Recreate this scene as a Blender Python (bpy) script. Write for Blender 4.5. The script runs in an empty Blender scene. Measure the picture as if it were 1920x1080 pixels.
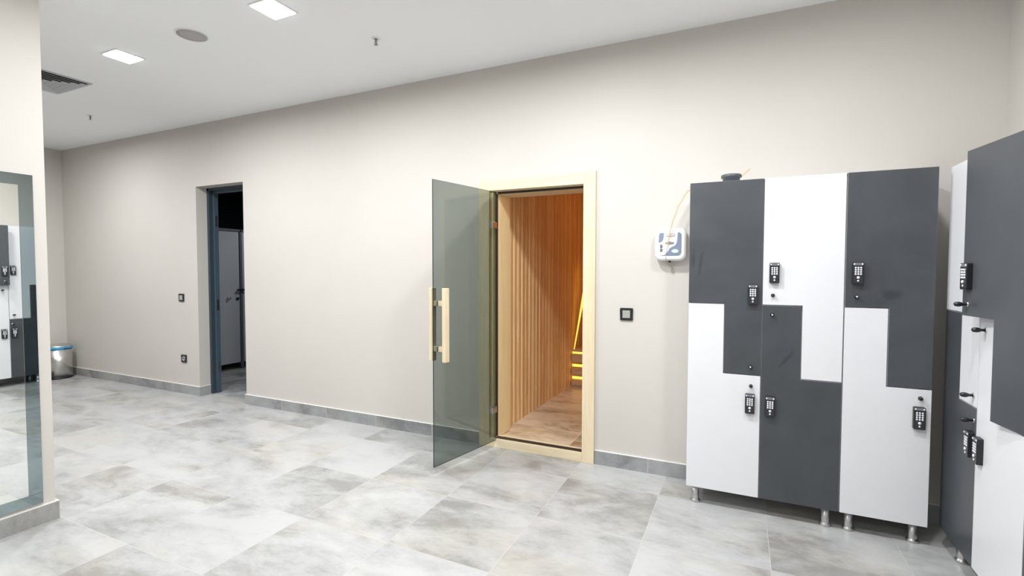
import bpy, bmesh, math, random
from mathutils import Vector, Matrix
random.seed(4)
S = bpy.context.scene
COL = S.collection

# ------------------------------------------------------------ camera
def make_camera():
    a, t, r = math.radians(25.003), math.radians(2.13), math.radians(0.093)
    F = Vector((-math.sin(a), math.cos(a), 0)); R = Vector((math.cos(a), math.sin(a), 0)); U = Vector((0, 0, 1))
    F2 = F * math.cos(t) - U * math.sin(t); U2 = U * math.cos(t) + F * math.sin(t)
    R3 = R * math.cos(r) + U2 * math.sin(r); U3 = -R * math.sin(r) + U2 * math.cos(r)
    cd = bpy.data.cameras.new('camera'); co = bpy.data.objects.new('camera', cd); COL.objects.link(co)
    m = Matrix((R3, U3, -F2)).transposed().to_4x4(); m.translation = (0, 0, 1.4)
    co.matrix_world = m
    cd.sensor_width = 36; cd.lens = 923.72 / 1920 * 36; cd.clip_start = 0.05
    S.camera = co
make_camera()
S.view_settings.view_transform = 'Standard'; S.view_settings.look = 'None'
S.view_settings.gamma = 1; S.view_settings.use_curve_mapping = False
S.view_settings.exposure = 0.25
w = bpy.data.worlds.new('world'); S.world = w; w.use_nodes = True
w.node_tree.nodes['Background'].inputs[0].default_value = (0.9, 0.95, 1, 1)
w.node_tree.nodes['Background'].inputs[1].default_value = 0.2

# lamp positions (X, Y) of the ceiling downlights, and their watts
CEIL = 2.965
LIGHTS = [
 ((-4.15, 2.13), 'square glowing downlight left of the round ceiling speaker, nearer the air vent', 29),
 ((-2.58, 2.13), 'square glowing downlight cut by the top edge, right of the round ceiling speaker', 29),
 ((-1.00, 2.13), 'square ceiling downlight above the floor in front of the sauna door', 34),
 ((0.30, 2.00), 'square ceiling downlight in front of the three back wall lockers', 20),
 ((-1.00, 0.85), 'square ceiling downlight over the middle of the floor near the viewer', 28),
 ((0.30, 0.85), 'square ceiling downlight beside the right hand lockers near the viewer', 5),
 ((-2.58, 0.60), 'square ceiling downlight in front of the wall mirror', 7),
 ((-6.55, 2.13), 'added unseen square downlight brightening the left end, between the air vent and the far left corner', 34),  # added out of view behind the partition to brighten the left walls
 ((-4.9, 0.85), 'square ceiling downlight behind the mirror partition', 28),
 ((-1.00, -1.5), 'added unseen square fill downlight behind the viewer on the right', 14),  # unseen fill added behind the camera, also reaches into the sauna
 ((-2.58, -1.5), 'added unseen square fill downlight behind the viewer by the mirror wall', 8),  # second unseen fill added behind the camera
]

# ------------------------------------------------------------ materials
def mat(name, col, rough=0.5, metal=0.0, spec=0.5, emit=None, es=0.0):
    m = bpy.data.materials.new(name); m.use_nodes = True
    b = m.node_tree.nodes['Principled BSDF']
    b.inputs['Base Color'].default_value = (*col, 1); b.inputs['Roughness'].default_value = rough
    b.inputs['Metallic'].default_value = metal; b.inputs['Specular IOR Level'].default_value = spec
    if emit:
        b.inputs['Emission Color'].default_value = (*emit, 1); b.inputs['Emission Strength'].default_value = es
    return m
class NT:
    def __init__(s, m): s.t = m.node_tree; s.b = s.t.nodes['Principled BSDF']
    def n(s, typ, **kw):
        x = s.t.nodes.new(typ)
        for k, v in kw.items():
            if k in x.inputs.keys() if isinstance(k, str) else False: x.inputs[k].default_value = v
            else: setattr(x, k, v)
        return x
    def l(s, a, b): s.t.links.new(a, b)
    def math(s, op, a, b=None, c=None):
        x = s.t.nodes.new('ShaderNodeMath'); x.operation = op
        for i, v in enumerate((a, b, c)):
            if v is None: continue
            if hasattr(v, 'links'): s.l(v, x.inputs[i])
            else: x.inputs[i].default_value = v
        return x.outputs[0]
    def ramp(s, fac, stops):
        x = s.t.nodes.new('ShaderNodeValToRGB'); s.l(fac, x.inputs[0])
        e = x.color_ramp.elements
        while len(e) < len(stops): e.new(0.5)
        for el, (p, c) in zip(e, stops): el.position = p; el.color = (*c, 1)
        return x.outputs[0]
    def mix(s, fac, a, b, blend='MIX'):
        x = s.t.nodes.new('ShaderNodeMix'); x.data_type = 'RGBA'; x.blend_type = blend
        for i, v in ((0, fac), (6, a), (7, b)):
            if hasattr(v, 'links'): s.l(v, x.inputs[i])
            elif i == 0: x.inputs[0].default_value = v
            else: x.inputs[i].default_value = (*v, 1)
        return x.outputs[2]
    def pos(s, scale=(1, 1, 1)):
        g = s.t.nodes.new('ShaderNodeNewGeometry'); m = s.t.nodes.new('ShaderNodeMapping')
        s.l(g.outputs['Position'], m.inputs[0]); m.inputs['Scale'].default_value = scale
        return m.outputs[0]
    def noise(s, vec, scale, detail=4, rough=0.55, dist=0.0):
        x = s.t.nodes.new('ShaderNodeTexNoise'); s.l(vec, x.inputs['Vector'])
        x.inputs['Scale'].default_value = scale; x.inputs['Detail'].default_value = detail
        x.inputs['Roughness'].default_value = rough; x.inputs['Distortion'].default_value = dist
        return x.outputs[0]
    def bump(s, h, strength, dist=0.01):
        x = s.t.nodes.new('ShaderNodeBump'); s.l(h, x.inputs['Height']); x.inputs['Strength'].default_value = strength
        x.inputs['Distance'].default_value = dist; s.l(x.outputs[0], s.b.inputs['Normal'])

def tile_floor(name, px, py, ox, oy, lo, mid, hi, grout, rough=0.3, gw=0.003, cs=1.0, vari=0.10):
    m = mat(name, mid, rough); t = NT(m)
    g = t.t.nodes.new('ShaderNodeNewGeometry'); sp = t.t.nodes.new('ShaderNodeSeparateXYZ'); t.l(g.outputs['Position'], sp.inputs[0])
    ux = t.math('DIVIDE', t.math('SUBTRACT', sp.outputs[0], ox), px); uy = t.math('DIVIDE', t.math('SUBTRACT', sp.outputs[1], oy), py)
    ix = t.math('FLOOR', ux); iy = t.math('FLOOR', uy)
    c = t.t.nodes.new('ShaderNodeCombineXYZ'); t.l(ix, c.inputs[0]); t.l(iy, c.inputs[1])
    wn = t.t.nodes.new('ShaderNodeTexWhiteNoise'); wn.noise_dimensions = '3D'; t.l(c.outputs[0], wn.inputs[0])
    vm = t.t.nodes.new('ShaderNodeVectorMath'); vm.operation = 'MULTIPLY_ADD'
    t.l(wn.outputs['Color'], vm.inputs[0]); vm.inputs[1].default_value = (40, 40, 40); t.l(g.outputs['Position'], vm.inputs[2])
    mp = t.t.nodes.new('ShaderNodeMapping'); t.l(vm.outputs[0], mp.inputs[0]); mp.inputs['Scale'].default_value = (0.85, 1.55, 1); mp.inputs['Rotation'].default_value = (0, 0, 0.5)
    n1 = t.noise(mp.outputs[0], 1.7 * cs, 9, 0.58, 0.6)
    n2 = t.noise(mp.outputs[0], 9 * cs, 8, 0.62, 0.5)
    n3 = t.noise(mp.outputs[0], 45 * cs, 4, 0.6)
    v = t.math('ADD', t.math('MULTIPLY', n1, 0.66), t.math('ADD', t.math('MULTIPLY', n2, 0.25), t.math('MULTIPLY', n3, 0.09)))
    v = t.math('ADD', v, t.math('MULTIPLY', t.math('SUBTRACT', wn.outputs['Value'], 0.5), vari))
    col = t.ramp(v, [(0.385, lo), (0.475, mid), (0.575, hi)])
    # faint warm patches
    warm = t.ramp(t.noise(mp.outputs[0], 1.3, 3, 0.5), [(0.50, (1, 1, 1)), (0.66, (1.0, 0.955, 0.87))])
    col = t.mix(0.8, col, warm, 'MULTIPLY')
    fx = t.math('ABSOLUTE', t.math('SUBTRACT', t.math('FRACT', ux), 0.5)); fy = t.math('ABSOLUTE', t.math('SUBTRACT', t.math('FRACT', uy), 0.5))
    gx = t.math('GREATER_THAN', fx, 0.5 - gw / px / 2); gy = t.math('GREATER_THAN', fy, 0.5 - gw / py / 2)
    gr = t.math('MAXIMUM', gx, gy)
    col = t.mix(gr, col, grout)
    t.l(col, t.b.inputs['Base Color'])
    rr = t.math('ADD', t.math('MULTIPLY', n2, 0.22), rough - 0.08); t.l(rr, t.b.inputs['Roughness'])
    t.bump(t.math('SUBTRACT', t.math('MULTIPLY', n3, 0.15), gr), 0.25, 0.002)
    return m
def wood(name, a, b, axis='z', rough=0.45, scale=1.0, board=0.0):
    m = mat(name, a, rough); t = NT(m)
    sc = {'z': (14, 14, 0.9), 'x': (0.9, 14, 14), 'y': (14, 0.9, 14)}[axis]
    v = t.pos(tuple(k * scale for k in sc))
    n1 = t.noise(v, 1.6, 6, 0.6, 1.2); n2 = t.noise(v, 7, 4, 0.6, 0.4)
    f = t.math('ADD', t.math('MULTIPLY', n1, 0.75), t.math('MULTIPLY', n2, 0.25))
    if board:
        sp = t.t.nodes.new('ShaderNodeSeparateXYZ'); g = t.t.nodes.new('ShaderNodeNewGeometry'); t.l(g.outputs['Position'], sp.inputs[0])
        i1 = t.math('FLOOR', t.math('DIVIDE', sp.outputs[1], board)); i2 = t.math('FLOOR', t.math('DIVIDE', sp.outputs[0], board))
        c = t.t.nodes.new('ShaderNodeCombineXYZ'); t.l(i1, c.inputs[0]); t.l(i2, c.inputs[1])
        wn = t.t.nodes.new('ShaderNodeTexWhiteNoise'); t.l(c.outputs[0], wn.inputs[0])
        f = t.math('ADD', f, t.math('MULTIPLY', t.math('SUBTRACT', wn.outputs['Value'], 0.5), 0.35))
    t.l(t.ramp(f, [(0.35, b), (0.62, a)]), t.b.inputs['Base Color'])
    t.bump(n2, 0.08, 0.002)
    return m
def paint(name, col, amt=0.03, rough=0.6, spec=0.3):
    m = mat(name, col, rough, spec=spec); t = NT(m)
    n = t.noise(t.pos(), 1.4, 3); d = tuple(c * (1 - amt) for c in col)
    t.l(t.ramp(n, [(0.3, d), (0.7, col)]), t.b.inputs['Base Color'])
    t.bump(t.noise(t.pos(), 130, 3), 0.05, 0.002)
    return m
def laminate(name, col, rough, amt, spec=0.5):
    m = mat(name, col, rough, spec=spec); t = NT(m)
    n = t.noise(t.pos(), 3.2, 5, 0.6, 0.8)
    t.l(t.ramp(n, [(0.3, tuple(c * (1 - amt) for c in col)), (0.65, col)]), t.b.inputs['Base Color'])
    t.l(t.math('ADD', t.math('MULTIPLY', n, 0.12), rough - 0.06), t.b.inputs['Roughness'])
    return m
M = {}
M['wall'] = paint('beige_wall_paint', (0.60, 0.568, 0.526))
M['ceil'] = paint('white_ceiling_paint', (0.93, 0.945, 0.96), 0.01, 0.8, 0.1)
M['floor'] = tile_floor('concrete_look_floor_tile', 0.5925, 0.575, 0.74, 3.125, (0.265, 0.262, 0.252), (0.38, 0.38, 0.374), (0.455, 0.455, 0.45), (0.47, 0.465, 0.45), vari=0.075)
M['skirt'] = tile_floor('grey_skirting_tile', 0.5925, 9, 0.62, -4, (0.20, 0.205, 0.21), (0.29, 0.295, 0.30), (0.36, 0.365, 0.37), (0.55, 0.55, 0.54), 0.35, 0.003, 1.6)
M['grout'] = mat('white_sealant', (0.78, 0.76, 0.73), 0.6)
M['pine'] = wood('pale_pine', (0.78, 0.67, 0.48), (0.70, 0.56, 0.36), 'z', 0.42)
M['pine_x'] = wood('pale_pine_horizontal', (0.78, 0.67, 0.48), (0.70, 0.56, 0.36), 'x', 0.42)
M['jamb'] = wood('golden_jamb_wood', (0.94, 0.78, 0.46), (0.86, 0.66, 0.34), 'z', 0.45)
M['slat'] = wood('sauna_cladding_wood', (0.92, 0.67, 0.36), (0.70, 0.43, 0.19), 'z', 0.5, 1.0, 0.085)
M['bench'] = wood('sauna_bench_wood', (0.68, 0.46, 0.26), (0.50, 0.31, 0.15), 'x', 0.5)
M['sfloor'] = tile_floor('sauna_floor_tile', 0.60, 0.20, -1.78, 3.69, (0.36, 0.26, 0.17), (0.58, 0.46, 0.33), (0.74, 0.62, 0.47), (0.74, 0.63, 0.50), 0.28, 0.006)
M['rubber'] = mat('dark_rubber', (0.03, 0.022, 0.018), 0.6)
M['dark'] = laminate('charcoal_laminate', (0.066, 0.073, 0.082), 0.36, 0.22)
def scuffs(m, spots):
    t = NT(m); bc = t.b.inputs['Base Color']; src = bc.links[0].from_socket
    g = t.t.nodes.new('ShaderNodeNewGeometry'); sp = t.t.nodes.new('ShaderNodeSeparateXYZ'); t.l(g.outputs['Position'], sp.inputs[0])
    nz = t.noise(t.pos((1, 1, .35)), 38, 3); tot = None
    for cx, cz, rx, rz, sh in spots:
        dz_ = t.math('SUBTRACT', sp.outputs[2], cz); dx = t.math('SUBTRACT', t.math('SUBTRACT', sp.outputs[0], cx), t.math('MULTIPLY', dz_, sh))
        d = t.math('ADD', t.math('POWER', t.math('ABSOLUTE', t.math('DIVIDE', dx, rx)), 2), t.math('POWER', t.math('ABSOLUTE', t.math('DIVIDE', dz_, rz)), 2))
        k = t.math('MAXIMUM', t.math('SUBTRACT', 1, t.math('ADD', d, t.math('MULTIPLY', t.math('SUBTRACT', nz, .5), 1.6))), 0); k = t.math('MULTIPLY', t.math('MINIMUM', k, 1), .42)
        tot = k if tot is None else t.math('MAXIMUM', tot, k)
    t.l(t.mix(tot, src, (0.018, 0.019, 0.021)), bc)
scuffs(M['dark'], [(-.222, 1.43, .011, .085, .12), (-.262, 1.47, .014, .07, 0), (-.205, 1.50, .006, .02, 0), (.70, 1.275, .05, .03, 0), (.225, .90, .016, .06, .7)])
M['white'] = laminate('white_laminate', (0.74, 0.745, 0.765), 0.35, 0.02)
M['edge'] = mat('light_edge_band', (0.55, 0.55, 0.56), 0.5)
M['body'] = mat('white_carcass_board', (0.68, 0.68, 0.69), 0.5)
M['chrome'] = mat('brushed_aluminium', (0.62, 0.62, 0.63), 0.28, 1.0)
M['steel'] = mat('polished_steel', (0.66, 0.65, 0.63), 0.30, 1.0)
M['black'] = mat('black_plastic', (0.012, 0.013, 0.016), 0.35)
M['padface'] = mat('keypad_face', (0.028, 0.030, 0.036), 0.25)
M['button'] = mat('silver_button', (0.80, 0.81, 0.84), 0.35, 0.2)
M['padgrey'] = mat('keypad_label_grey', (0.17, 0.18, 0.20), 0.3)
M['greyrock'] = mat('grey_rocker', (0.36, 0.35, 0.32), 0.35)
M['silver'] = mat('silver_rocker', (0.45, 0.45, 0.46), 0.35, 0.3)
M['mirror'] = mat('mirror_silver', (0.93, 0.95, 0.93), 0.0, 1.0)
M['tint_mirror'] = mat('tinted_mirror', (0.34, 0.41, 0.42), 0.01, 1.0)
M['mirror_edge'] = mat('mirror_edge_glass', (0.35, 0.42, 0.40), 0.2)
M['frame_blue'] = mat('blue_grey_steel', (0.035, 0.055, 0.072), 0.4)
M['frame_blue2'] = mat('blue_grey_steel_rabbet', (0.06, 0.092, 0.12), 0.4)
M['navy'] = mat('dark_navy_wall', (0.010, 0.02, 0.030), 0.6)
M['cub'] = mat('grey_cubicle_panel', (0.40, 0.42, 0.45), 0.45)
M['cubtrim'] = mat('dark_cubicle_profile', (0.10, 0.11, 0.12), 0.4)
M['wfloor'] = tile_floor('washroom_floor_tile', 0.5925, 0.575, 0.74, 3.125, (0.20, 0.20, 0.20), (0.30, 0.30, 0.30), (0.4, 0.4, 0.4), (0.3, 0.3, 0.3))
M['lamp'] = mat('lit_diffuser', (1, 1, 1), 0.5, emit=(1, 1, 1), es=9)
M['lampframe'] = mat('white_lamp_frame', (0.85, 0.85, 0.85), 0.5)
M['spk'] = mat('grey_speaker_grille', (0.42, 0.40, 0.40), 0.7)
M['vent'] = mat('grey_vent_metal', (0.50, 0.52, 0.54), 0.5)
M['ventdark'] = mat('vent_inside', (0.015, 0.015, 0.016), 0.8)
M['brass'] = mat('sprinkler_metal', (0.35, 0.34, 0.32), 0.35, 0.8)
M['boxwhite'] = mat('white_box_plastic', (0.80, 0.81, 0.80), 0.3)
M['boxblue'] = mat('slate_blue_label', (0.20, 0.24, 0.33), 0.35)
M['boxoval'] = mat('grey_green_badge', (0.22, 0.27, 0.27), 0.35)
M['boxlcd'] = mat('grey_display', (0.42, 0.44, 0.45), 0.3)
M['paleblue'] = mat('pale_blue_badge', (0.62, 0.76, 0.86), 0.4)
M['orange'] = mat('orange_cable_sheath', (0.95, 0.42, 0.16), 0.45)
M['clearcab'] = mat('pale_cable', (0.42, 0.38, 0.36), 0.4)
M['pipe'] = mat('grey_pipe_plastic', (0.075, 0.085, 0.095), 0.4)
M['blue'] = mat('blue_bin_liner', (0.06, 0.36, 0.66), 0.35)
M['led'] = mat('warm_led_strip', (1, 0.7, 0.2), 0.5, emit=(1.0, 0.52, 0.06), es=1.6)
def glass_mat():
    m = bpy.data.materials.new('smoked_glass'); m.use_nodes = True; t = m.node_tree
    t.nodes.clear(); o = t.nodes.new('ShaderNodeOutputMaterial'); mx = t.nodes.new('ShaderNodeMixShader')
    tr = t.nodes.new('ShaderNodeBsdfTransparent'); gl = t.nodes.new('ShaderNodeBsdfGlossy'); lw = t.nodes.new('ShaderNodeLayerWeight'); lw.inputs['Blend'].default_value = 0.5
    tr.inputs[0].default_value = (0.565, 0.60, 0.585, 1); gl.inputs['Roughness'].default_value = 0.0
    gl.inputs[0].default_value = (0.9, 0.95, 0.95, 1); pw = t.nodes.new('ShaderNodeMath'); pw.operation = 'POWER'; t.links.new(lw.outputs['Facing'], pw.inputs[0]); pw.inputs[1].default_value = 4.5; fr = t.nodes.new('ShaderNodeMath'); fr.operation = 'MULTIPLY_ADD'; t.links.new(pw.outputs[0], fr.inputs[0]); fr.inputs[1].default_value = 0.5; fr.inputs[2].default_value = 0.035
    t.links.new(fr.outputs[0], mx.inputs[0]); t.links.new(tr.outputs[0], mx.inputs[1]); t.links.new(gl.outputs[0], mx.inputs[2])
    t.links.new(mx.outputs[0], o.inputs[0]); return m
M['glass'] = glass_mat()
M['gedge'] = mat('dark_glass_edge', (0.01, 0.025, 0.022), 0.15)

# ------------------------------------------------------------ mesh helpers
class MB:
    def __init__(s): s.v = []; s.f = []; s.mi = []; s.mats = []; s.sm = []
    def mid(s, m):
        if m not in s.mats: s.mats.append(m)
        return s.mats.index(m)
    def add(s, vs, fs, m, smooth=False):
        o = len(s.v); s.v += [tuple(v) for v in vs]; k = s.mid(m)
        for f in fs: s.f.append(tuple(i + o for i in f)); s.mi.append(k); s.sm.append(smooth)
        return s
    def box(s, x0, x1, y0, y1, z0, z1, m):
        vs = [(x, y, z) for z in (z0, z1) for y in (y0, y1) for x in (x0, x1)]
        return s.add(vs, [(0, 2, 3, 1), (4, 5, 7, 6), (0, 1, 5, 4), (2, 6, 7, 3), (0, 4, 6, 2), (1, 3, 7, 5)], m)
    def prism(s, pts, frame, h, m, side=None, smooth=False):
        """pts 2-D outline; frame=(origin, u, v, n); extruded by h along n (CCW outline in u,v, n=u x v)"""
        o, u, v, n = [Vector(k) for k in frame]; N = len(pts)
        a = [o + u * p[0] + v * p[1] for p in pts]; b = [q + n * h for q in a]
        s.add(a + b, [tuple(range(N - 1, -1, -1)), tuple(range(N, 2 * N))], m)
        s.add(a + b, [(i, (i + 1) % N, N + (i + 1) % N, N + i) for i in range(N)], side or m, smooth)
        return s
    def lathe(s, prof, c, m, axis=(0, 0, 1), seg=24, smooth=True):
        ax = Vector(axis).normalized(); up = Vector((0, 0, 1)) if abs(ax.z) < 0.9 else Vector((1, 0, 0))
        u = up.cross(ax).normalized(); v = ax.cross(u); c = Vector(c); vs = []
        for r, h in prof:
            for k in range(seg):
                t = 2 * math.pi * k / seg; vs.append(c + ax * h + (u * math.cos(t) + v * math.sin(t)) * r)
        fs = [(i * seg + k, i * seg + (k + 1) % seg, (i + 1) * seg + (k + 1) % seg, (i + 1) * seg + k) for i in range(len(prof) - 1) for k in range(seg)]
        fs.append(tuple(range(seg - 1, -1, -1))); fs.append(tuple((len(prof) - 1) * seg + k for k in range(seg)))
        return s.add(vs, fs, m, smooth)
    def tube(s, pts, r, m, seg=8):
        pts = [Vector(p) for p in pts]; rs = r if isinstance(r, (list, tuple)) else [r] * len(pts); vs = []
        for i, p in enumerate(pts):
            t = (pts[min(i + 1, len(pts) - 1)] - pts[max(i - 1, 0)]).normalized()
            ref = Vector((0, 1, 0)) if abs(t.y) < 0.8 else Vector((1, 0, 0))
            u = t.cross(ref).normalized(); v = t.cross(u)
            for k in range(seg):
                a = 2 * math.pi * k / seg; vs.append(p + (u * math.cos(a) + v * math.sin(a)) * rs[i])
        fs = [(i * seg + k, (i + 1) * seg + k, (i + 1) * seg + (k + 1) % seg, i * seg + (k + 1) % seg) for i in range(len(pts) - 1) for k in range(seg)]
        fs.append(tuple(range(seg))); fs.append(tuple((len(pts) - 1) * seg + k for k in range(seg - 1, -1, -1)))
        return s.add(vs, fs, m, True)
    def build(s, name, parent=None, bevel=0.0, kind=None, label=None, cat=None, group=None, segs=2, loc=None):
        me = bpy.data.meshes.new(name); me.from_pydata(s.v, [], s.f)
        for k in s.mats: me.materials.append(k)
        me.polygons.foreach_set('material_index', s.mi); me.polygons.foreach_set('use_smooth', s.sm); me.update()
        bm = bmesh.new(); bm.from_mesh(me); bmesh.ops.remove_doubles(bm, verts=bm.verts, dist=1e-6)
        bmesh.ops.recalc_face_normals(bm, faces=bm.faces); bm.to_mesh(me); bm.free()
        ob = bpy.data.objects.new(name, me); COL.objects.link(ob)
        if loc is not None:
            me.transform(Matrix.Translation(-Vector(loc))); ob.location = loc
        if parent is not None:
            ob.parent = parent
        if bevel:
            b = ob.modifiers.new('bevel', 'BEVEL'); b.width = bevel; b.segments = segs; b.limit_method = 'ANGLE'; b.angle_limit = math.radians(40)
        tag(ob, label, cat, group, kind); return ob
def tag(o, label=None, cat=None, group=None, kind=None):
    for k, v in (('label', label), ('category', cat), ('group', group), ('kind', kind)):
        if v: o[k] = v
    return o
def thing(name, loc, label=None, cat=None, group=None, kind=None, rz=0, rot=None):
    o = bpy.data.objects.new(name, None); COL.objects.link(o); o.location = loc
    o.rotation_euler = rot or (0, 0, rz); o.empty_display_size = 0.1
    return tag(o, label, cat, group, kind)
def struct(name, mb, bevel=0.0): return mb.build(name, bevel=bevel, kind='structure')
def bx(*a): return MB().box(*a)
def rrect(x0, x1, y0, y1, r, n=6):
    pts = []
    for cx, cy, a0 in ((x1 - r, y0 + r, -90), (x1 - r, y1 - r, 0), (x0 + r, y1 - r, 90), (x0 + r, y0 + r, 180)):
        for k in range(n + 1):
            a = math.radians(a0 + 90 * k / n); pts.append((cx + r * math.cos(a), cy + r * math.sin(a)))
    return pts
def oval(cx, cy, rx, ry, n=20): return [(cx + rx * math.cos(2 * math.pi * k / n), cy + ry * math.sin(2 * math.pi * k / n)) for k in range(n)]

# ------------------------------------------------------------ the room
YB, XL, XR, YF = 3.44, -8.19, 1.235, -2.2
WT = 0.25                                   # back wall thickness
NX0, NX1, NZ = -5.41, -4.65, 2.297          # doorway to the washroom
SX0, SX1, SZ = -1.80, -1.005, 2.03          # rough opening of the sauna
b = MB()
b.box(XL - .2, NX0, YB, YB + WT, 0, CEIL, M['wall']).box(NX1, SX0, YB, YB + WT, 0, CEIL, M['wall']).box(SX1, XR + .2, YB, YB + WT, 0, CEIL, M['wall'])
b.box(NX0, NX1, YB, YB + WT, NZ, CEIL, M['wall']).box(SX0, SX1, YB, YB + WT, SZ, CEIL, M['wall'])
struct('wall_back', b)
struct('wall_left', bx(XL - .2, XL, YF, YB, 0, CEIL, M['wall']))
struct('wall_right', bx(XR, XR + .2, YF, YB, 0, CEIL, M['wall']))
struct('wall_front', bx(XL - .2, XR + .2, YF - .2, YF, 0, CEIL, M['wall']))
PX, PY = -3.47, 1.382
struct('wall_partition', bx(PX - .24, PX, YF, PY, 0, CEIL, M['wall']))
struct('ceiling', bx(XL - .2, XR + .2, YF - .2, YB + WT, CEIL, CEIL + .15, M['ceil']))
b = bx(XL - .2, XR + .2, YF - .2, YB, -.1, 0, M['floor']); b.box(NX0, NX1, YB, YB + .13, -.1, 0, M['floor'])
struct('floor', b)
def skirt(name, segs):
    b = MB()
    for x0, x1, y0, y1 in segs:
        b.box(x0, x1, y0, y1, 0, .098, M['skirt']); b.box(x0, x1, y0, y1, .098, .102, M['grout'])
    return struct(name, b)
s_ = .012
skirt('baseboard_back', [(XL, NX0 + s_, YB - s_, YB), (NX0, NX0 + s_, YB, YB + .118), (NX1 - s_, -1.885, YB - s_, YB), (NX1 - s_, NX1, YB, YB + .118), (-.942, XR, YB - s_, YB)])
skirt('baseboard_left', [(XL, XL + s_, YF, YB - s_)])
skirt('baseboard_right', [(XR - s_, XR, YF, YB - s_)])
skirt('baseboard_partition', [(PX, PX + s_, YF, PY + s_), (PX - .24, PX, PY, PY + s_)])

# ------------------------------------------------------------ washroom behind the left doorway
WY = YB + WT
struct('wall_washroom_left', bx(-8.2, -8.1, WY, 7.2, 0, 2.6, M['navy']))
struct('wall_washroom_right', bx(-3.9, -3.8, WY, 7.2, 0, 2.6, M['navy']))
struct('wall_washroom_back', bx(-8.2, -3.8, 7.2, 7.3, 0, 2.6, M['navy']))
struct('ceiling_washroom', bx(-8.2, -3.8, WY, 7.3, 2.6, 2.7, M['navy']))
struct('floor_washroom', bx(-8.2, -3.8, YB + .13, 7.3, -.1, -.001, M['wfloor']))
d2 = thing('door_2', (-5.03, 3.61, 0), kind='structure', label='blue-grey steel door frame deep in the left doorway')
b = MB()
fy0, fy1 = YB + .12, YB + .215
b.box(NX0, NX0 + .035, fy0, fy0 + .045, 0, NZ, M['frame_blue']); b.box(NX0, NX0 + .052, fy0 + .045, fy1, 0, NZ, M['frame_blue2'])
b.box(NX1 - .035, NX1, fy0, fy1, 0, NZ, M['frame_blue'])
b.box(NX0, NX1, fy0, fy0 + .045, NZ - .03, NZ, M['frame_blue']); b.box(NX0, NX1, fy0 + .045, fy1, NZ - .05, NZ, M['frame_blue2'])
f = b.build('door_frame', bevel=.002); f.parent = d2; f.matrix_parent_inverse = Matrix.Translation((5.03, -3.61, 0))
for z in (1.0, 1.94, .3):
    o = MB().box(NX0 + .052, NX0 + .056, fy0 + .055, fy0 + .08, z - .06, z + .06, M['chrome']).build('strike_plate', label='small steel strike plate on the blue-grey frame')
    o.parent = d2; o.matrix_parent_inverse = Matrix.Translation((5.03, -3.61, 0))
def part(mb, name, root, bevel=0, label=None, segs=2, kind=None, loc=None):
    """build in world coordinates, then parent keeping place"""
    bpy.context.view_layer.update()
    o = mb.build(name, bevel=bevel, label=label, segs=segs, kind=kind, loc=loc); o.parent = root
    o.matrix_parent_inverse = root.matrix_world.inverted(); return o
wl = thing('washroom_fill_light', (-5.3, 5.2, 2.6), 'added unseen fill light brightening the washroom beyond the left doorway', 'ceiling light')  # added fill, out of view, to lift the grey cubicle panel
part(MB().lathe([(.13, 0), (.13, -.02), (.12, -.03), (.001, -.03)], (-5.3, 5.2, 2.6), M['lampframe'], seg=32), 'cover', wl)
ll = bpy.data.lights.new('lamp_light', 'AREA'); ll.size = .2; ll.energy = 14; ll.color = (.9, .95, 1)
lo = bpy.data.objects.new('lamp_light', ll); COL.objects.link(lo); lo.parent = wl; lo.location = (0, 0, -.035)
cub = thing('toilet_cubicle', (-6.4, 4.6, 0), 'grey cubicle wall with latched door seen through the left doorway', 'cubicle')
part(MB().box(-6.42, -6.40, 3.95, 4.655, .09, 1.925, M['cub']), 'panel', cub, .002)
dr = part(MB().box(-6.42, -6.40, 4.70, 5.5, .09, 1.925, M['cub']), 'door', cub, .002)
part(MB().box(-6.43, -6.385, 4.66, 4.695, 0, 1.95, M['cubtrim']), 'post', cub, .002)
part(MB().box(-6.43, -6.385, 3.9, 5.5, 1.925, 1.955, M['cubtrim']), 'top_rail', cub, .002)
b = MB().lathe([(.012, 0), (.012, .03)], (-6.40, 4.625, 1.11), M['black'], (1, 0, 0), 12); b.box(-6.375, -6.36, 4.60, 4.74, 1.10, 1.125, M['black'])
part(b, 'lever_handle', cub, .003, 'black lever handle')
part(MB().lathe([(.022, 0), (.022, .012)], (-6.40, 4.62, .99), M['black'], (1, 0, 0), 16), 'lock_rosette', cub)
part(MB().lathe([(.022, 0), (.02, .03), (.012, .035)], (-6.40, 4.485, 1.0), M['steel'], (1, 0, 0), 16), 'knob', cub, label='round polished steel knob')

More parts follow.
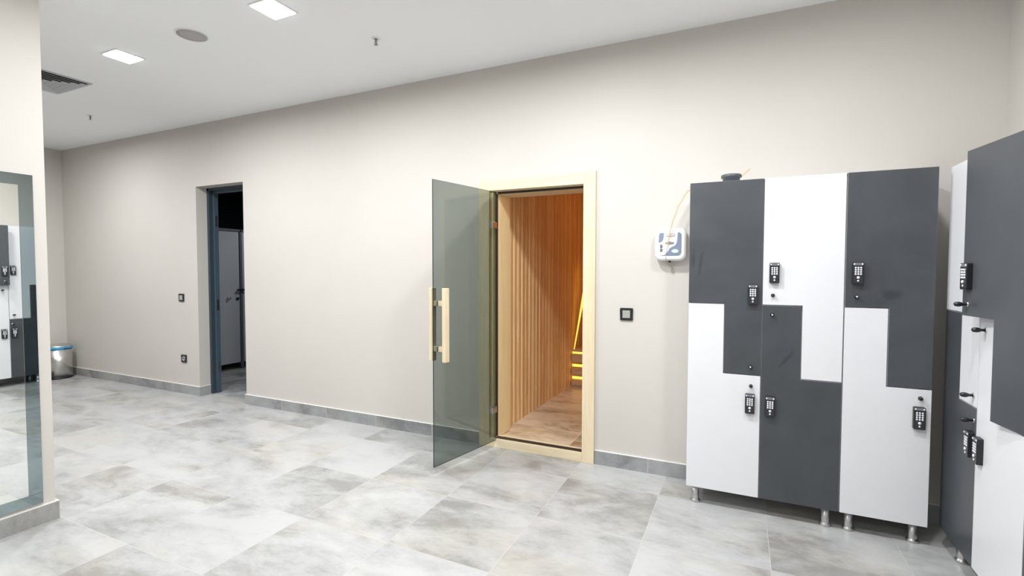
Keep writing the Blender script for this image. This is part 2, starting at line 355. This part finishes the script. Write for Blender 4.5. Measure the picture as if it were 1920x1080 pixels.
# ------------------------------------------------------------ sauna room
SWX, SY1, SZC = -1.785, 6.05, 2.42
def slat_profile(n, wd, depth, r):
    pts = []
    for i in range(n):
        a = i * wd
        pts += [(a, -depth), (a + r * .8, -depth), (a + r, -depth * .35), (a + r * 2, 0), (a + wd - r * 1.2, 0), (a + wd - r * .3, -depth * .5)]
    pts.append((n * wd, -depth)); return pts
def slat_wall(name, origin, u, n, count, z0, z1):
    prof = slat_profile(count, .085, .019, .012); o, u, nn = Vector(origin), Vector(u), Vector(n)
    vs = []
    for z in (z0, z1):
        for a, d in prof: vs.append(o + u * a + nn * d + Vector((0, 0, z)))
    N = len(prof); fs = [(i, i + 1, N + i + 1, N + i) for i in range(N - 1)]
    L = prof[-1][0]
    for z in (z0, z1):
        vs.append(o - nn * .05 + Vector((0, 0, z))); vs.append(o + u * L - nn * .05 + Vector((0, 0, z)))
    k = 2 * N; fs += [(k, k + 2, k + 3, k + 1), (0, N, k + 2, k), (N - 1, k + 1, k + 3, 2 * N - 1)]
    fs += [tuple(list(range(N)) + [k + 1, k]), tuple(list(range(N, 2 * N)) + [k + 3, k + 2])]
    return struct(name, MB().add(vs, fs, M['slat']))
slat_wall('wall_sauna_left', (SWX, WY, 0), (0, 1, 0), (1, 0, 0), 28, .0, SZC)
slat_wall('wall_sauna_back', (SWX, SY1, 0), (1, 0, 0), (0, -1, 0), 26, .0, SZC)
slat_wall('wall_sauna_right', (.41, WY, 0), (0, 1, 0), (-1, 0, 0), 28, .0, SZC)
struct('ceiling_sauna', bx(SWX - .05, .46, WY, SY1 + .05, SZC, SZC + .05, M['bench']))
struct('floor_sauna', bx(SWX - .05, .46, YB + .05, SY1 + .05, -.1, .052, M['sfloor']))
d1 = thing('door_1', (-1.39, 3.44, 0), kind='structure', label='sauna doorway framed in pale pine with an open smoked glass door')
# casing, one board each
CX0, CX1, IX0, IX1 = -1.883, -.944, -1.792, -1.034
cz = 2.10; iz = 2.012; yf = YB - .022
part(MB().box(CX0, IX0, yf, YB, 0, cz, M['pine']), 'casing', d1, .002)
part(MB().box(IX1, CX1, yf, YB, 0, cz, M['pine']), 'casing', d1, .002)
part(MB().box(IX0, IX1, yf, YB, iz, cz, M['pine_x']), 'casing', d1, .002)
LX0, LX1 = -1.745, -1.022
b = MB().box(SX0, LX0 - .02, YB, YB + .045, .06, SZ, M['jamb']).box(SX0, LX0, YB + .045, WY + .01, .055, SZ, M['jamb'])
part(b, 'jamb', d1, .002)
part(MB().box(LX1, SX1, YB, WY + .01, .055, SZ, M['pine']), 'jamb', d1, .002)
part(MB().box(LX0, LX1, YB + .045, WY + .01, 1.992, SZ, M['pine_x']), 'head_lining', d1, .002)
part(MB().box(LX0 - .02, LX1, YB, YB + .045, 2.008, SZ, M['pine_x']), 'head_stop', d1, .002)
part(MB().box(LX0, LX1, YB + .038, YB + .045, 1.992, 2.008, M['rubber']).box(LX0 - .018, LX0 - .001, YB + .038, YB + .045, .075, 1.992, M['rubber']).box(LX0, LX1, YB + .004, YB + .045, .066, .072, M['rubber']), 'door_seal', d1, label='dark rubber seal')
part(MB().box(IX0 - .03, IX1, yf + .002, YB + .045, 0, .066, M['pine_x']).box(LX0, LX1, YB + .045, YB + .07, .0, .074, M['pine_x']), 'threshold', d1, .002)
H = Vector((-1.735, 3.425, 0)); Eg = Vector((-1.870, 2.760, 0)); dv = (Eg - H); GL = dv.length; dv.normalize(); nv = Vector((-dv.y, dv.x, 0))
if nv.x < 0: nv = -nv
GB, GT = .058, 2.0
b = MB(); th = .008
c0 = H - nv * th / 2; c1 = c0 + dv * GL; n_ = nv * th
vs = [c0, c1, c1 + n_, c0 + n_]; vs = [Vector((p.x, p.y, GB)) for p in vs] + [Vector((p.x, p.y, GT)) for p in vs]
b.add(vs, [(0, 1, 5, 4), (2, 3, 7, 6)], M['glass']); b.add(vs, [(1, 2, 6, 5), (3, 0, 4, 7), (4, 5, 6, 7), (0, 3, 2, 1)], M['gedge'])
leaf = part(b, 'glass_leaf', d1, label='smoked grey glass door standing open')
def obox(c, u, v, su, sv, z0, z1, m, b=None):
    b = b or MB(); ps = [c + u * (i * su / 2) + v * (j * sv / 2) for i, j in ((-1, -1), (1, -1), (1, 1), (-1, 1))]
    vs = [Vector((p.x, p.y, z0)) for p in ps] + [Vector((p.x, p.y, z1)) for p in ps]
    return b.add(vs, [(3, 2, 1, 0), (4, 5, 6, 7), (0, 1, 5, 4), (1, 2, 6, 5), (2, 3, 7, 6), (3, 0, 4, 7)], m)
hs = GL - .055
for sgn, z_off in ((1, 0), (-1, 0)):
    c = H + dv * hs + nv * sgn * .062
    b = obox(c, dv, nv, .042, .030, .775, 1.275, M['pine'])
    for z in (.86, 1.17):
        obox(H + dv * hs + nv * sgn * .026, dv, nv, .03, .043, z - .018, z + .018, M['pine_x'], b)
    part(b, 'handle', leaf, .003, 'pale wooden bar handle')
for z in (1.742, .305):
    b = obox(H + dv * .03, dv, nv, .055, .026, z - .024, z + .024, M['chrome']); b.lathe([(.009, -.03), (.009, .03)], (H.x - .012, H.y - .002, z), M['chrome'], (0, 0, 1), 12)
    part(b, 'hinge', leaf, .002, 'small steel hinge clamp')
# bench
bn = thing('sauna_bench', (-1.0, 5.5, .052), 'slatted wooden sauna bench with glowing yellow gaps inside the sauna', 'bench')
bY = 5.45
part(MB().box(SWX + .01, .38, bY, 6.03, .452, .475, M['bench']), 'seat', bn, .003)
for z0, z1 in ((.325, .428), (.175, .262), (.056, .125)):
    part(MB().box(SWX + .01, .38, bY, bY + .02, z0, z1, M['bench']), 'front_board', bn, .003)
for z in (.438, .288, .145):
    part(MB().box(SWX + .012, .38, bY + .022, bY + .03, z - .014, z + .016, M['led']), 'light_strip', bn, label='glowing yellow light strip')
bk = thing('sauna_backrest_light', (-1.75, 5.5, .48), 'slanting glowing yellow light strip rising from the sauna bench', 'light strip')
part(MB().tube([(-1.752, 5.47, .478), (-1.72, 5.55, .80), (-1.69, 5.63, 1.12), (-1.655, 5.70, 1.42)], [.006, .010, .015, .019], M['led'], 6), 'tube', bk)
sl = bpy.data.lights.new('sauna_fill_light', 'POINT'); sl.energy = 7.5; sl.color = (1.0, .45, .13); sl.shadow_soft_size = .06  # added warm fill, hidden from the camera, lifts the sauna interior
slt = thing('sauna_fill_lamp', (-.25, 5.6, 2.1), 'added unseen warm fill lamp brightening the sauna from its hidden corner', 'lamp')
part(MB().lathe([(.05, 0), (.05, .06), (.02, .10)], (-.25, 5.6, 2.3), M['bench']), 'fill_lamp_shade', slt)
so = bpy.data.objects.new('lamp_light', sl); COL.objects.link(so); so.parent = slt; so.location = (0, 0, .1)

# ------------------------------------------------------------ mirror
mr = thing('wall_mirror', (PX, .7, .11), 'tall wall mirror with smoky mirrored border on the left partition', 'mirror')
my1, mz0, mz1, my0 = 1.327, .116, 1.902, .35; bw = .06; mt = .010
part(MB().box(PX + .001, PX + mt - .002, my0 + bw, my1 - bw, mz0 + bw, mz1 - bw, M['mirror']), 'mirror_glass', mr, label='clear silvered mirror glass')
def bordr(y0, y1, z0, z1): 
    b = MB(); b.box(PX + .001, PX + mt, y0, y1, z0, z1, M['tint_mirror']); part(b, 'border_strip', mr, .0015, 'dark tinted mirror border strip')
bordr(my1 - bw, my1, mz0 + bw, mz1 - bw); bordr(my0, my0 + bw, mz0 + bw, mz1 - bw); bordr(my0, my1, mz1 - bw, mz1); bordr(my0, my1, mz0, mz0 + bw)

# ------------------------------------------------------------ lockers (local: x across front, y depth into cabinet, z up; front at y=0)
LZ0, LZM0, LZM1, LZT = .105, .803, 1.205, 1.909
def keypad_mb(c):
    cx_, cz_ = c; x = z = 0; b = MB()
    b.prism(rrect(x - .0265, x + .0265, z - .058, z + .058, .006, 3), ((0, 0, 0), (1, 0, 0), (0, 0, 1), (0, -1, 0)), .022, M['black'])
    b.prism(rrect(x - .0235, x + .0235, z - .055, z + .036, .003, 2), ((0, -.022, 0), (1, 0, 0), (0, 0, 1), (0, -1, 0)), .0015, M['padface'])
    b.prism(rrect(x - .0235, x + .0235, z + .041, z + .055, .003, 2), ((0, -.022, 0), (1, 0, 0), (0, 0, 1), (0, -1, 0)), .0015, M['padgrey'])
    for sx in (-1, 1): b.lathe([(.0045, 0), (.0045, .002), (.002, .003)], (x + sx * .019, -.0235, z + .048), M['button'], (0, -1, 0), 10)
    for i in range(3):
        for j in range(4): b.lathe([(.0052, 0), (.0050, .0015), (.003, .0025)], (x + (i - 1) * .0125, -.0235, z + .029 - j * .0115), M['button'], (0, -1, 0), 10)
    b.lathe([(.0075, 0), (.0072, .004), (.004, .006)], (x, -.0235, z - .024), M['button'], (0, -1, 0), 14)
    b.lathe([(.0052, 0), (.005, .002), (.003, .003)], (x, -.0235, z - .041), M['button'], (0, -1, 0), 12)
    b.v = [(cx_ + p[0] * .92, p[1] * .92, cz_ + p[2] * .97) for p in b.v]
    return b
def knob_mb(c, key=False, dark=False):
    x, z = c; b = MB()
    if key:
        b.lathe([(.006, 0), (.006, .018), (.009, .022), (.011, .032), (.009, .044), (.004, .048)], (x, 0, z), M['black'], (0, -1, 0), 14)
        b.lathe([(.011, 0), (.011, .003)], (x, 0, z), M['steel'], (0, -1, 0), 14)
    else:
        b.lathe([(.010, 0), (.010, .003), (.007, .004), (.009, .012), (.008, .017), (.004, .019)], (x, 0, z), M['black'], (0, -1, 0), 14)
        if dark: b.lathe([(.0045, 0), (.0045, .002)], (x, -.019, z), M['button'], (0, -1, 0), 8)
    return b
g_ = .0018
def door_outline(x0, x1, upper):
    xm = (x0 + x1) / 2 + .002
    if upper: return [(x0 + g_, LZM1 + g_), (xm + g_, LZM1 + g_), (xm + g_, LZM0 + g_), (x1 - g_, LZM0 + g_), (x1 - g_, LZT), (x0 + g_, LZT)]
    return [(x0 + g_, LZ0), (x1 - g_, LZ0), (x1 - g_, LZM0 - g_), (xm - g_, LZM0 - g_), (xm - g_, LZM1 - g_), (x0 + g_, LZM1 - g_)]
def child(mb, name, parent, bevel=0, label=None, segs=2):
    o = mb.build(name, bevel=bevel, label=label, segs=segs); o.parent = parent; return o
def make_door(root, x0, x1, upper, dark, pad, kn, key=False, ajar=0.0):
    m = M['dark'] if dark else M['white']; px_ = x1 if ajar else 0
    pts = [(p[0] - px_, p[1]) for p in door_outline(x0, x1, upper)]
    d = child(MB().prism(pts, ((0, .018, 0), (1, 0, 0), (0, 0, 1), (0, -1, 0)), .018, m, M['edge']), 'door', root, .0012,
              ('charcoal' if dark else 'white') + ' stepped ' + ('upper' if upper else 'lower') + ' door')
    if ajar: d.location = (x1, 0, 0); d.rotation_euler = (0, 0, ajar)
    child(keypad_mb((pad[0] - px_, pad[1])), 'keypad_lock', d, .0008, segs=1)
    child(knob_mb((kn[0] - px_, kn[1]), key, dark), 'knob', d)
    return d
def cabinet(name, loc, rz, cols, depth, label, group, legs):
    r = thing(name, loc, label, 'locker', group, rz=rz)
    x0, x1 = cols[0][0], cols[-1][1]; b = MB(); t = .016; bz0, bz1 = LZ0 + .002, LZT - .002
    y0 = .020
    xs = sorted({c[0] for c in cols} | {x1})
    for i, x in enumerate(xs):
        a = x if i == 0 else (x - t if i == len(xs) - 1 else x - t / 2); b.box(a, a + t, y0, depth, bz0, bz1, M['body'])
    b.box(x0, x1, y0, depth, bz0, bz0 + t, M['body']); b.box(x0, x1, y0, depth, bz1 - t, bz1, M['body']); b.box(x0, x1, depth - .006, depth, bz0, bz1, M['body'])
    for c in cols:
        xm = (c[0] + c[1]) / 2
        b.box(c[0] + t, xm + t / 2, y0, depth, LZM1 - t / 2, LZM1 + t / 2, M['body']); b.box(xm - t / 2, c[1] - t, y0, depth, LZM0 - t / 2, LZM0 + t / 2, M['body'])
        b.box(xm - t / 2, xm + t / 2, y0, depth, LZM0, LZM1, M['body'])
    child(b, 'body', r, .0008, segs=1)
    for x in legs:
        for y in (.052, depth - .045):
            child(MB().lathe([(.027, 0), (.029, .004), (.028, .012), (.022, .018), (.0215, .024), (.021, LZ0 + .001)], (x, y, 0), M['chrome'], seg=20), 'leg', r)
    return r
BY = 3.09
c1 = cabinet('locker_cabinet', (0, BY, 0), 0, [(-.285, .106), (.106, .491)], .325, 'double locker by the wall box, charcoal top left and white top right', None, (-.235, .437))
make_door(c1, -.285, .106, True, True, (.058, 1.262), (.053, .852))
make_door(c1, -.285, .106, False, False, (.053, .643), (.057, .742))
make_door(c1, .106, .491, True, False, (.163, 1.384), (.158, 1.26))
make_door(c1, .106, .491, False, True, (.155, .638), (.157, 1.152))
c2 = cabinet('locker_cabinet', (0, BY, 0), 0, [(.493, .870)], .325, 'single stepped locker in the corner, charcoal over white, on the back wall', None, (.543, .822))
make_door(c2, .493, .870, True, True, (.546, 1.385), (.544, 1.262))
make_door(c2, .493, .870, False, False, (.818, .659), (.823, .757))
# right hand row: local x runs towards the viewer (world -Y), front faces -X
RX, R0 = .93, 3.145
def rc(y): return R0 - y
r1 = cabinet('locker_cabinet', (RX, R0, 0), -math.pi / 2, [(0, .388), (.388, .800)], .29, 'tall right hand locker pair at the corner with one charcoal door ajar', None, (.13, .74))
make_door(r1, 0, .388, True, False, (.345, 1.384), (.352, .853), True)
make_door(r1, 0, .388, False, True, (.350, .637), (.362, .745), True)
make_door(r1, .388, .800, True, True, (.432, 1.375), (.427, 1.256), True, ajar=math.radians(9.0))
make_door(r1, .388, .800, False, False, (.440, .636), (.448, 1.150), True)
r2 = cabinet('locker_cabinet', (RX, R0, 0), -math.pi / 2, [(.802, 1.20), (1.20, 1.60)], .29, 'right hand locker pair nearest the viewer, cut by the right edge', None, (.86, 1.54))
make_door(r2, .802, 1.20, True, False, (1.15, 1.384), (1.15, .853), True)
make_door(r2, .802, 1.20, False, True, (1.15, .637), (1.15, .745), True)
make_door(r2, 1.20, 1.60, True, True, (1.25, 1.384), (1.25, 1.256), True)
make_door(r2, 1.20, 1.60, False, False, (1.25, .637), (1.25, 1.15), True)

# pipe collar on the locker
b = MB().lathe([(.047, 0), (.047, .034), (.056, .036), (.057, .042), (.056, .051), (.050, .054), (.046, .050), (.046, .040)], (-.066, 3.20, LZT - .002), M['pipe'], seg=36)
tag(b.build('pipe_cap', loc=(-.066, 3.20, LZT - .002)), 'grey round plastic pipe cap lying on top of the locker by the wall box', 'pipe cap')

# ------------------------------------------------------------ dosing box and cable
bc = Vector((-.430, 0, 1.568)); Yb = 3.362
dz = thing('control_box', (-.43, YB, 1.568), 'white rounded control box with slate blue panel on the wall beside the lockers', 'control box')
def pr(pts, y, h, m, side=None): return MB().prism([(p[0] + bc.x, p[1] + bc.z) for p in pts], ((0, y, 0), (1, 0, 0), (0, 0, 1), (0, -1, 0)), h, m, side)
b = MB(); layers = [(0, .096, .106, .04), (.03, .098, .108, .042), (.062, .096, .106, .04), (.074, .090, .100, .036), (.078, .083, .093, .032)]
vs = []; N = 28
for h, rx, rz_, r in layers:
    vs += [(bc.x + p[0], YB - h, bc.z + p[1]) for p in rrect(-rx, rx, -rz_, rz_, r, 6)]
fs = [(i * N + k, i * N + (k + 1) % N, (i + 1) * N + (k + 1) % N, (i + 1) * N + k) for i in range(4) for k in range(N)]
b.add(vs, fs, M['boxwhite'], True); b.add(vs, [tuple(4 * N + k for k in range(N)), tuple(range(N - 1, -1, -1))], M['boxwhite'])
part(b, 'housing', dz)
def rr_(a): return [(x * 1.0, y * 1.0) for x, y in a]
# blue label: right sweep plus upper left patch
sweep = [(-.062, -.075), (-.035, -.070), (-.012, -.048), (.0, -.025), (.018, -.016), (.034, -.008), (.043, .010), (.047, .04), (.048, .074), (.058, .076), (.068, .070), (.073, .060), (.072, -.055), (.066, -.068), (.055, -.075)]
part(pr(sweep, Yb, .002, M['boxblue']), 'front_panel', dz, label='slate blue curved panel')
part(pr([(-.071, .012), (-.055, .016), (-.044, .028), (-.040, .045), (-.038, .075), (-.060, .075), (-.069, .066)], Yb, .002, M['boxblue']), 'corner_panel', dz, label='slate blue corner panel')
b = pr(rrect(-.026, .030, .050, .069, .002, 2), Yb, .003, M['boxlcd'])
for k in range(4): b.box(bc.x - .020 + k * .012, bc.x - .012 + k * .012, Yb - .0036, Yb - .0028, bc.z + .056, bc.z + .064, M['boxwhite'])
part(b, 'display', dz, label='small grey display')
part(pr(oval(-.002, .008, .029, .0085), Yb, .003, M['boxoval']), 'badge', dz, label='grey green oval badge')
part(pr(oval(.033, -.045, .022, .012), Yb - .0005, .003, M['paleblue']), 'badge', dz, label='pale blue oval badge')
for z in (-.012, -.037):
    bb_ = pr(rrect(-.061, -.047, z - .009, z + .009, .003, 3), Yb, .004, M['black']); bb_.box(bc.x - .057, bc.x - .051, Yb - .0045, Yb - .0035, bc.z + z - .003, bc.z + z + .003, M['button'])
    part(bb_, 'button', dz, label='small black button')
part(MB().lathe([(.008, 0), (.008, .014)], (bc.x - .005, YB - .035, bc.z - .118), M['black'], (0, 0, 1), 12), 'cable_gland', dz)
# orange cable
def smooth_pts(P, n=8):
    P = [Vector(p) for p in P]; out = []
    for i in range(len(P) - 1):
        p0, p1, p2, p3 = P[max(i - 1, 0)], P[i], P[i + 1], P[min(i + 2, len(P) - 1)]
        for k in range(n):
            t = k / n; out.append(.5 * ((2 * p1) + (-p0 + p2) * t + (2 * p0 - 5 * p1 + 4 * p2 - p3) * t * t + (-p0 + 3 * p1 - 3 * p2 + p3) * t ** 3))
    out.append(P[-1]); return out
cab = thing('orange_cable', (-.4, 3.34, 1.45), 'thin orange cable arching from the control box over the locker top', 'cable')
P = smooth_pts([(.035, 3.30, 2.008), (.02, 3.30, 1.996), (-.015, 3.30, 1.965), (-.10, 3.30, 1.930), (-.20, 3.30, 1.922), (-.27, 3.31, 1.918), (-.318, 3.32, 1.899), (-.345, 3.33, 1.862), (-.380, 3.335, 1.80), (-.405, 3.34, 1.73), (-.425, 3.345, 1.66), (-.436, 3.35, 1.60), (-.443, 3.352, 1.555)])
part(MB().tube(P, .0028, M['orange']), 'sheath', cab, label='orange sheathed length')
P = smooth_pts([(-.443, 3.352, 1.555), (-.452, 3.352, 1.51), (-.453, 3.352, 1.47), (-.445, 3.40, 1.445), (-.425, 3.43, 1.42), (-.410, 3.435, 1.395), (-.418, 3.435, 1.383), (-.428, 3.435, 1.395), (-.42, 3.42, 1.43), (-.435, 3.405, 1.452)])
part(MB().tube(P, .0022, M['clearcab']), 'loose_end', cab, label='pale looped end below the box')

# ------------------------------------------------------------ switches, socket
def plate(name, x, z, kind, label, cat):
    r = thing(name, (x, YB, z), label, cat)
    h = .043; b = MB()
    fr = ((0, 0, 0), (1, 0, 0), (0, 0, 1), (0, -1, 0))
    o = [(-h, -h), (h, -h), (h, h), (-h, h)]; i = .027
    for a in ((-h, h, -h, -i), (-h, h, i, h), (-h, -i, -i, i), (i, h, -i, i)): b.box(a[0], a[1], -.011, 0, a[2], a[3], M['black'])
    child(b, 'frame', r, .0015)
    if kind == 'single':
        child(MB().box(-i + .001, i - .001, -.0135, -.001, -i + .001, i - .001, M['greyrock']), 'rocker', r, .001, 'grey rocker')
    elif kind == 'double':
        child(MB().box(-i + .001, -.001, -.0135, -.001, -i + .001, i - .001, M['silver']), 'rocker', r, .001, 'silver rocker')
        child(MB().box(.001, i - .001, -.0135, -.001, -i + .001, i - .001, M['silver']), 'rocker', r, .001, 'silver rocker')
    else:
        b = MB().box(-i, i, -.004, 0, -i, i, M['black'])
        b.lathe([(.026, .004), (.026, .012), (.021, .012), (.020, .005)], (0, 0, 0), M['silver'], (0, -1, 0), 24)
        child(b, 'socket_well', r)
        child(MB().lathe([(.0035, .004), (.0035, .009)], (-.009, -.004, 0), M['black'], (0, -1, 0), 8), 'contact', r)
        child(MB().lathe([(.0035, .004), (.0035, .009)], (.009, -.004, 0), M['black'], (0, -1, 0), 8), 'contact', r)
plate('light_switch', -.723, 1.092, 'single', 'square black light switch with grey rocker between sauna door and lockers', 'light switch')
plate('light_switch', -5.695, 1.081, 'double', 'small black double light switch left of the washroom doorway', 'light switch')
plate('power_socket', -5.673, .395, 'socket', 'small black power socket low on the wall left of the doorway', 'power socket')

# ------------------------------------------------------------ pedal bin
bx_, by_ = -7.955, 3.24
bn2 = thing('pedal_bin', (bx_, by_, 0), 'round steel pedal bin with blue liner showing in the far corner', 'bin')
child(MB().lathe([(.143, .0), (.146, .004), (.146, .02), (.142, .022)], (0, 0, 0), M['black'], seg=40), 'base_ring', bn2, label='black base ring')
child(MB().lathe([(.142, .022), (.142, .39)], (0, 0, 0), M['steel'], seg=48), 'body', bn2)
vs = []; b = MB(); seg = 48
prof = [(.1425, .380), (.1465, .381), (.1485, .392), (.147, .405), (.140, .407)]
for i, (r, h) in enumerate(prof):
    for k in range(seg):
        a = 2 * math.pi * k / seg; w_ = .004 * math.sin(5 * a + i) + .002 * math.sin(13 * a)
        vs.append((math.cos(a) * (r + w_ * .5), math.sin(a) * (r + w_ * .5), h + (w_ * 2.2 if i < 2 else 0)))
b.add(vs, [(i * seg + k, i * seg + (k + 1) % seg, (i + 1) * seg + (k + 1) % seg, (i + 1) * seg + k) for i in range(4) for k in range(seg)], M['blue'], True)
child(b, 'bin_liner', bn2, label='blue plastic liner folded over the rim')
child(MB().lathe([(.145, .405), (.147, .412), (.140, .424), (.10, .438), (.04, .444), (.001, .445)], (0, 0, 0), M['steel'], seg=48), 'lid', bn2)
pd = MB().box(-.03, .03, -.19, -.12, .014, .024, M['black']); o = child(pd, 'pedal', bn2, .003, 'black pedal'); o.rotation_euler = (0, 0, math.radians(35))

# ------------------------------------------------------------ ceiling fixtures
def downlight(x, y, label, watts):
    r = thing('ceiling_light', (x, y, CEIL), label, 'ceiling light', 'square downlights in the ceiling'); h = .085; w_ = .012
    b = MB()
    for a in ((-h - w_, h + w_, -h - w_, -h), (-h - w_, h + w_, h, h + w_), (-h - w_, -h, -h, h), (h, h + w_, -h, h)): b.box(a[0], a[1], a[2], a[3], -.006, 0, M['lampframe'])
    child(b, 'frame', r, .001)
    child(MB().box(-h, h, -h, h, -.011, 0, M['lamp']), 'diffuser', r, label='glowing white diffuser')
    L = bpy.data.lights.new('lamp_light', 'AREA'); L.shape = 'SQUARE'; L.size = .16; L.energy = watts; L.color = (.96, .98, 1.0); L.spread = math.radians(176)
    lo = bpy.data.objects.new('lamp_light', L); COL.objects.link(lo); lo.parent = r; lo.location = (0, 0, -.016)
for (x, y), lab, wt in LIGHTS: downlight(x, y, lab, wt)
sp = thing('ceiling_speaker', (-3.36, 2.135, CEIL), 'round flush speaker grille in the ceiling between the two square downlights', 'speaker')
b = MB().lathe([(.098, 0), (.098, -.004), (.092, -.006), (.089, -.004)], (0, 0, 0), M['lampframe'], seg=48); child(b, 'rim', sp)
child(MB().lathe([(.089, -.001), (.089, -.005), (.05, -.007), (.001, -.008)], (0, 0, 0), M['spk'], seg=48), 'grille', sp, label='grey grille')
def sprinkler(x, y, label):
    r = thing('fire_sprinkler', (x, y, CEIL), label, 'sprinkler', 'ceiling sprinklers')
    child(MB().lathe([(.028, 0), (.028, -.003), (.012, -.006), (.012, -.001)], (0, 0, 0), M['lampframe'], seg=24), 'escutcheon', r)
    b = MB().lathe([(.008, -.004), (.008, -.016), (.005, -.018)], (0, 0, 0), M['brass'], seg=12)
    b.tube([(-.008, 0, -.016), (-.012, 0, -.028), (-.004, 0, -.042)], .002, M['brass'], 6); b.tube([(.008, 0, -.016), (.012, 0, -.028), (.004, 0, -.042)], .002, M['brass'], 6)
    b.tube([(0, 0, -.016), (0, 0, -.040)], .003, M['black'], 6)
    child(b, 'sprinkler_body', r)
    child(MB().lathe([(.013, -.042), (.013, -.044), (.004, -.046)], (0, 0, 0), M['brass'], seg=16), 'deflector', r)
sprinkler(-2.275, 2.69, 'small sprinkler head on the ceiling right of the glowing downlights')
sprinkler(-6.05, 2.79, 'small sprinkler head at the far left of the ceiling beyond the air vent')
vx, vy, vh = -5.275, 2.055, .275
vt = thing('ceiling_vent', (vx, vy, CEIL), 'square grey louvred air vent in the ceiling beside the partition', 'air vent')
child(MB().box(-vh + .01, vh - .01, -vh + .01, vh - .01, -.002, -.0005, M['ventdark']), 'backing', vt, label='dark inside')
def ring(r0, z0, r1, z1, t=.0015):
    b = MB(); q = lambda r, z: [(-r, -r, z), (r, -r, z), (r, r, z), (-r, r, z)]
    vs = q(r0, z0) + q(r1, z1) + q(r0 - t, z0 - t) + q(r1 - t, z1 - t)
    fs = []
    for k in range(4):
        j = (k + 1) % 4; fs += [(k, j, 4 + j, 4 + k), (8 + k, 12 + k, 12 + j, 8 + j), (k, 8 + k, 8 + j, j), (4 + k, 4 + j, 12 + j, 12 + k)]
    return b.add(vs, fs, M['vent'])
b = MB()
for a in ((-vh, vh, -vh, -vh + .02), (-vh, vh, vh - .02, vh), (-vh, -vh + .02, -vh + .02, vh - .02), (vh - .02, vh, -vh + .02, vh - .02)): b.box(a[0], a[1], a[2], a[3], -.007, 0, M['vent'])
child(b, 'frame', vt, .001)
for k in range(5):
    r = vh - .025 - k * .044
    child(ring(r, -.016 - .0, r - .026, -.004), 'louvre', vt)
child(MB().box(-.03, .03, -.03, .03, -.014, -.004, M['vent']), 'centre_plate', vt, .001)
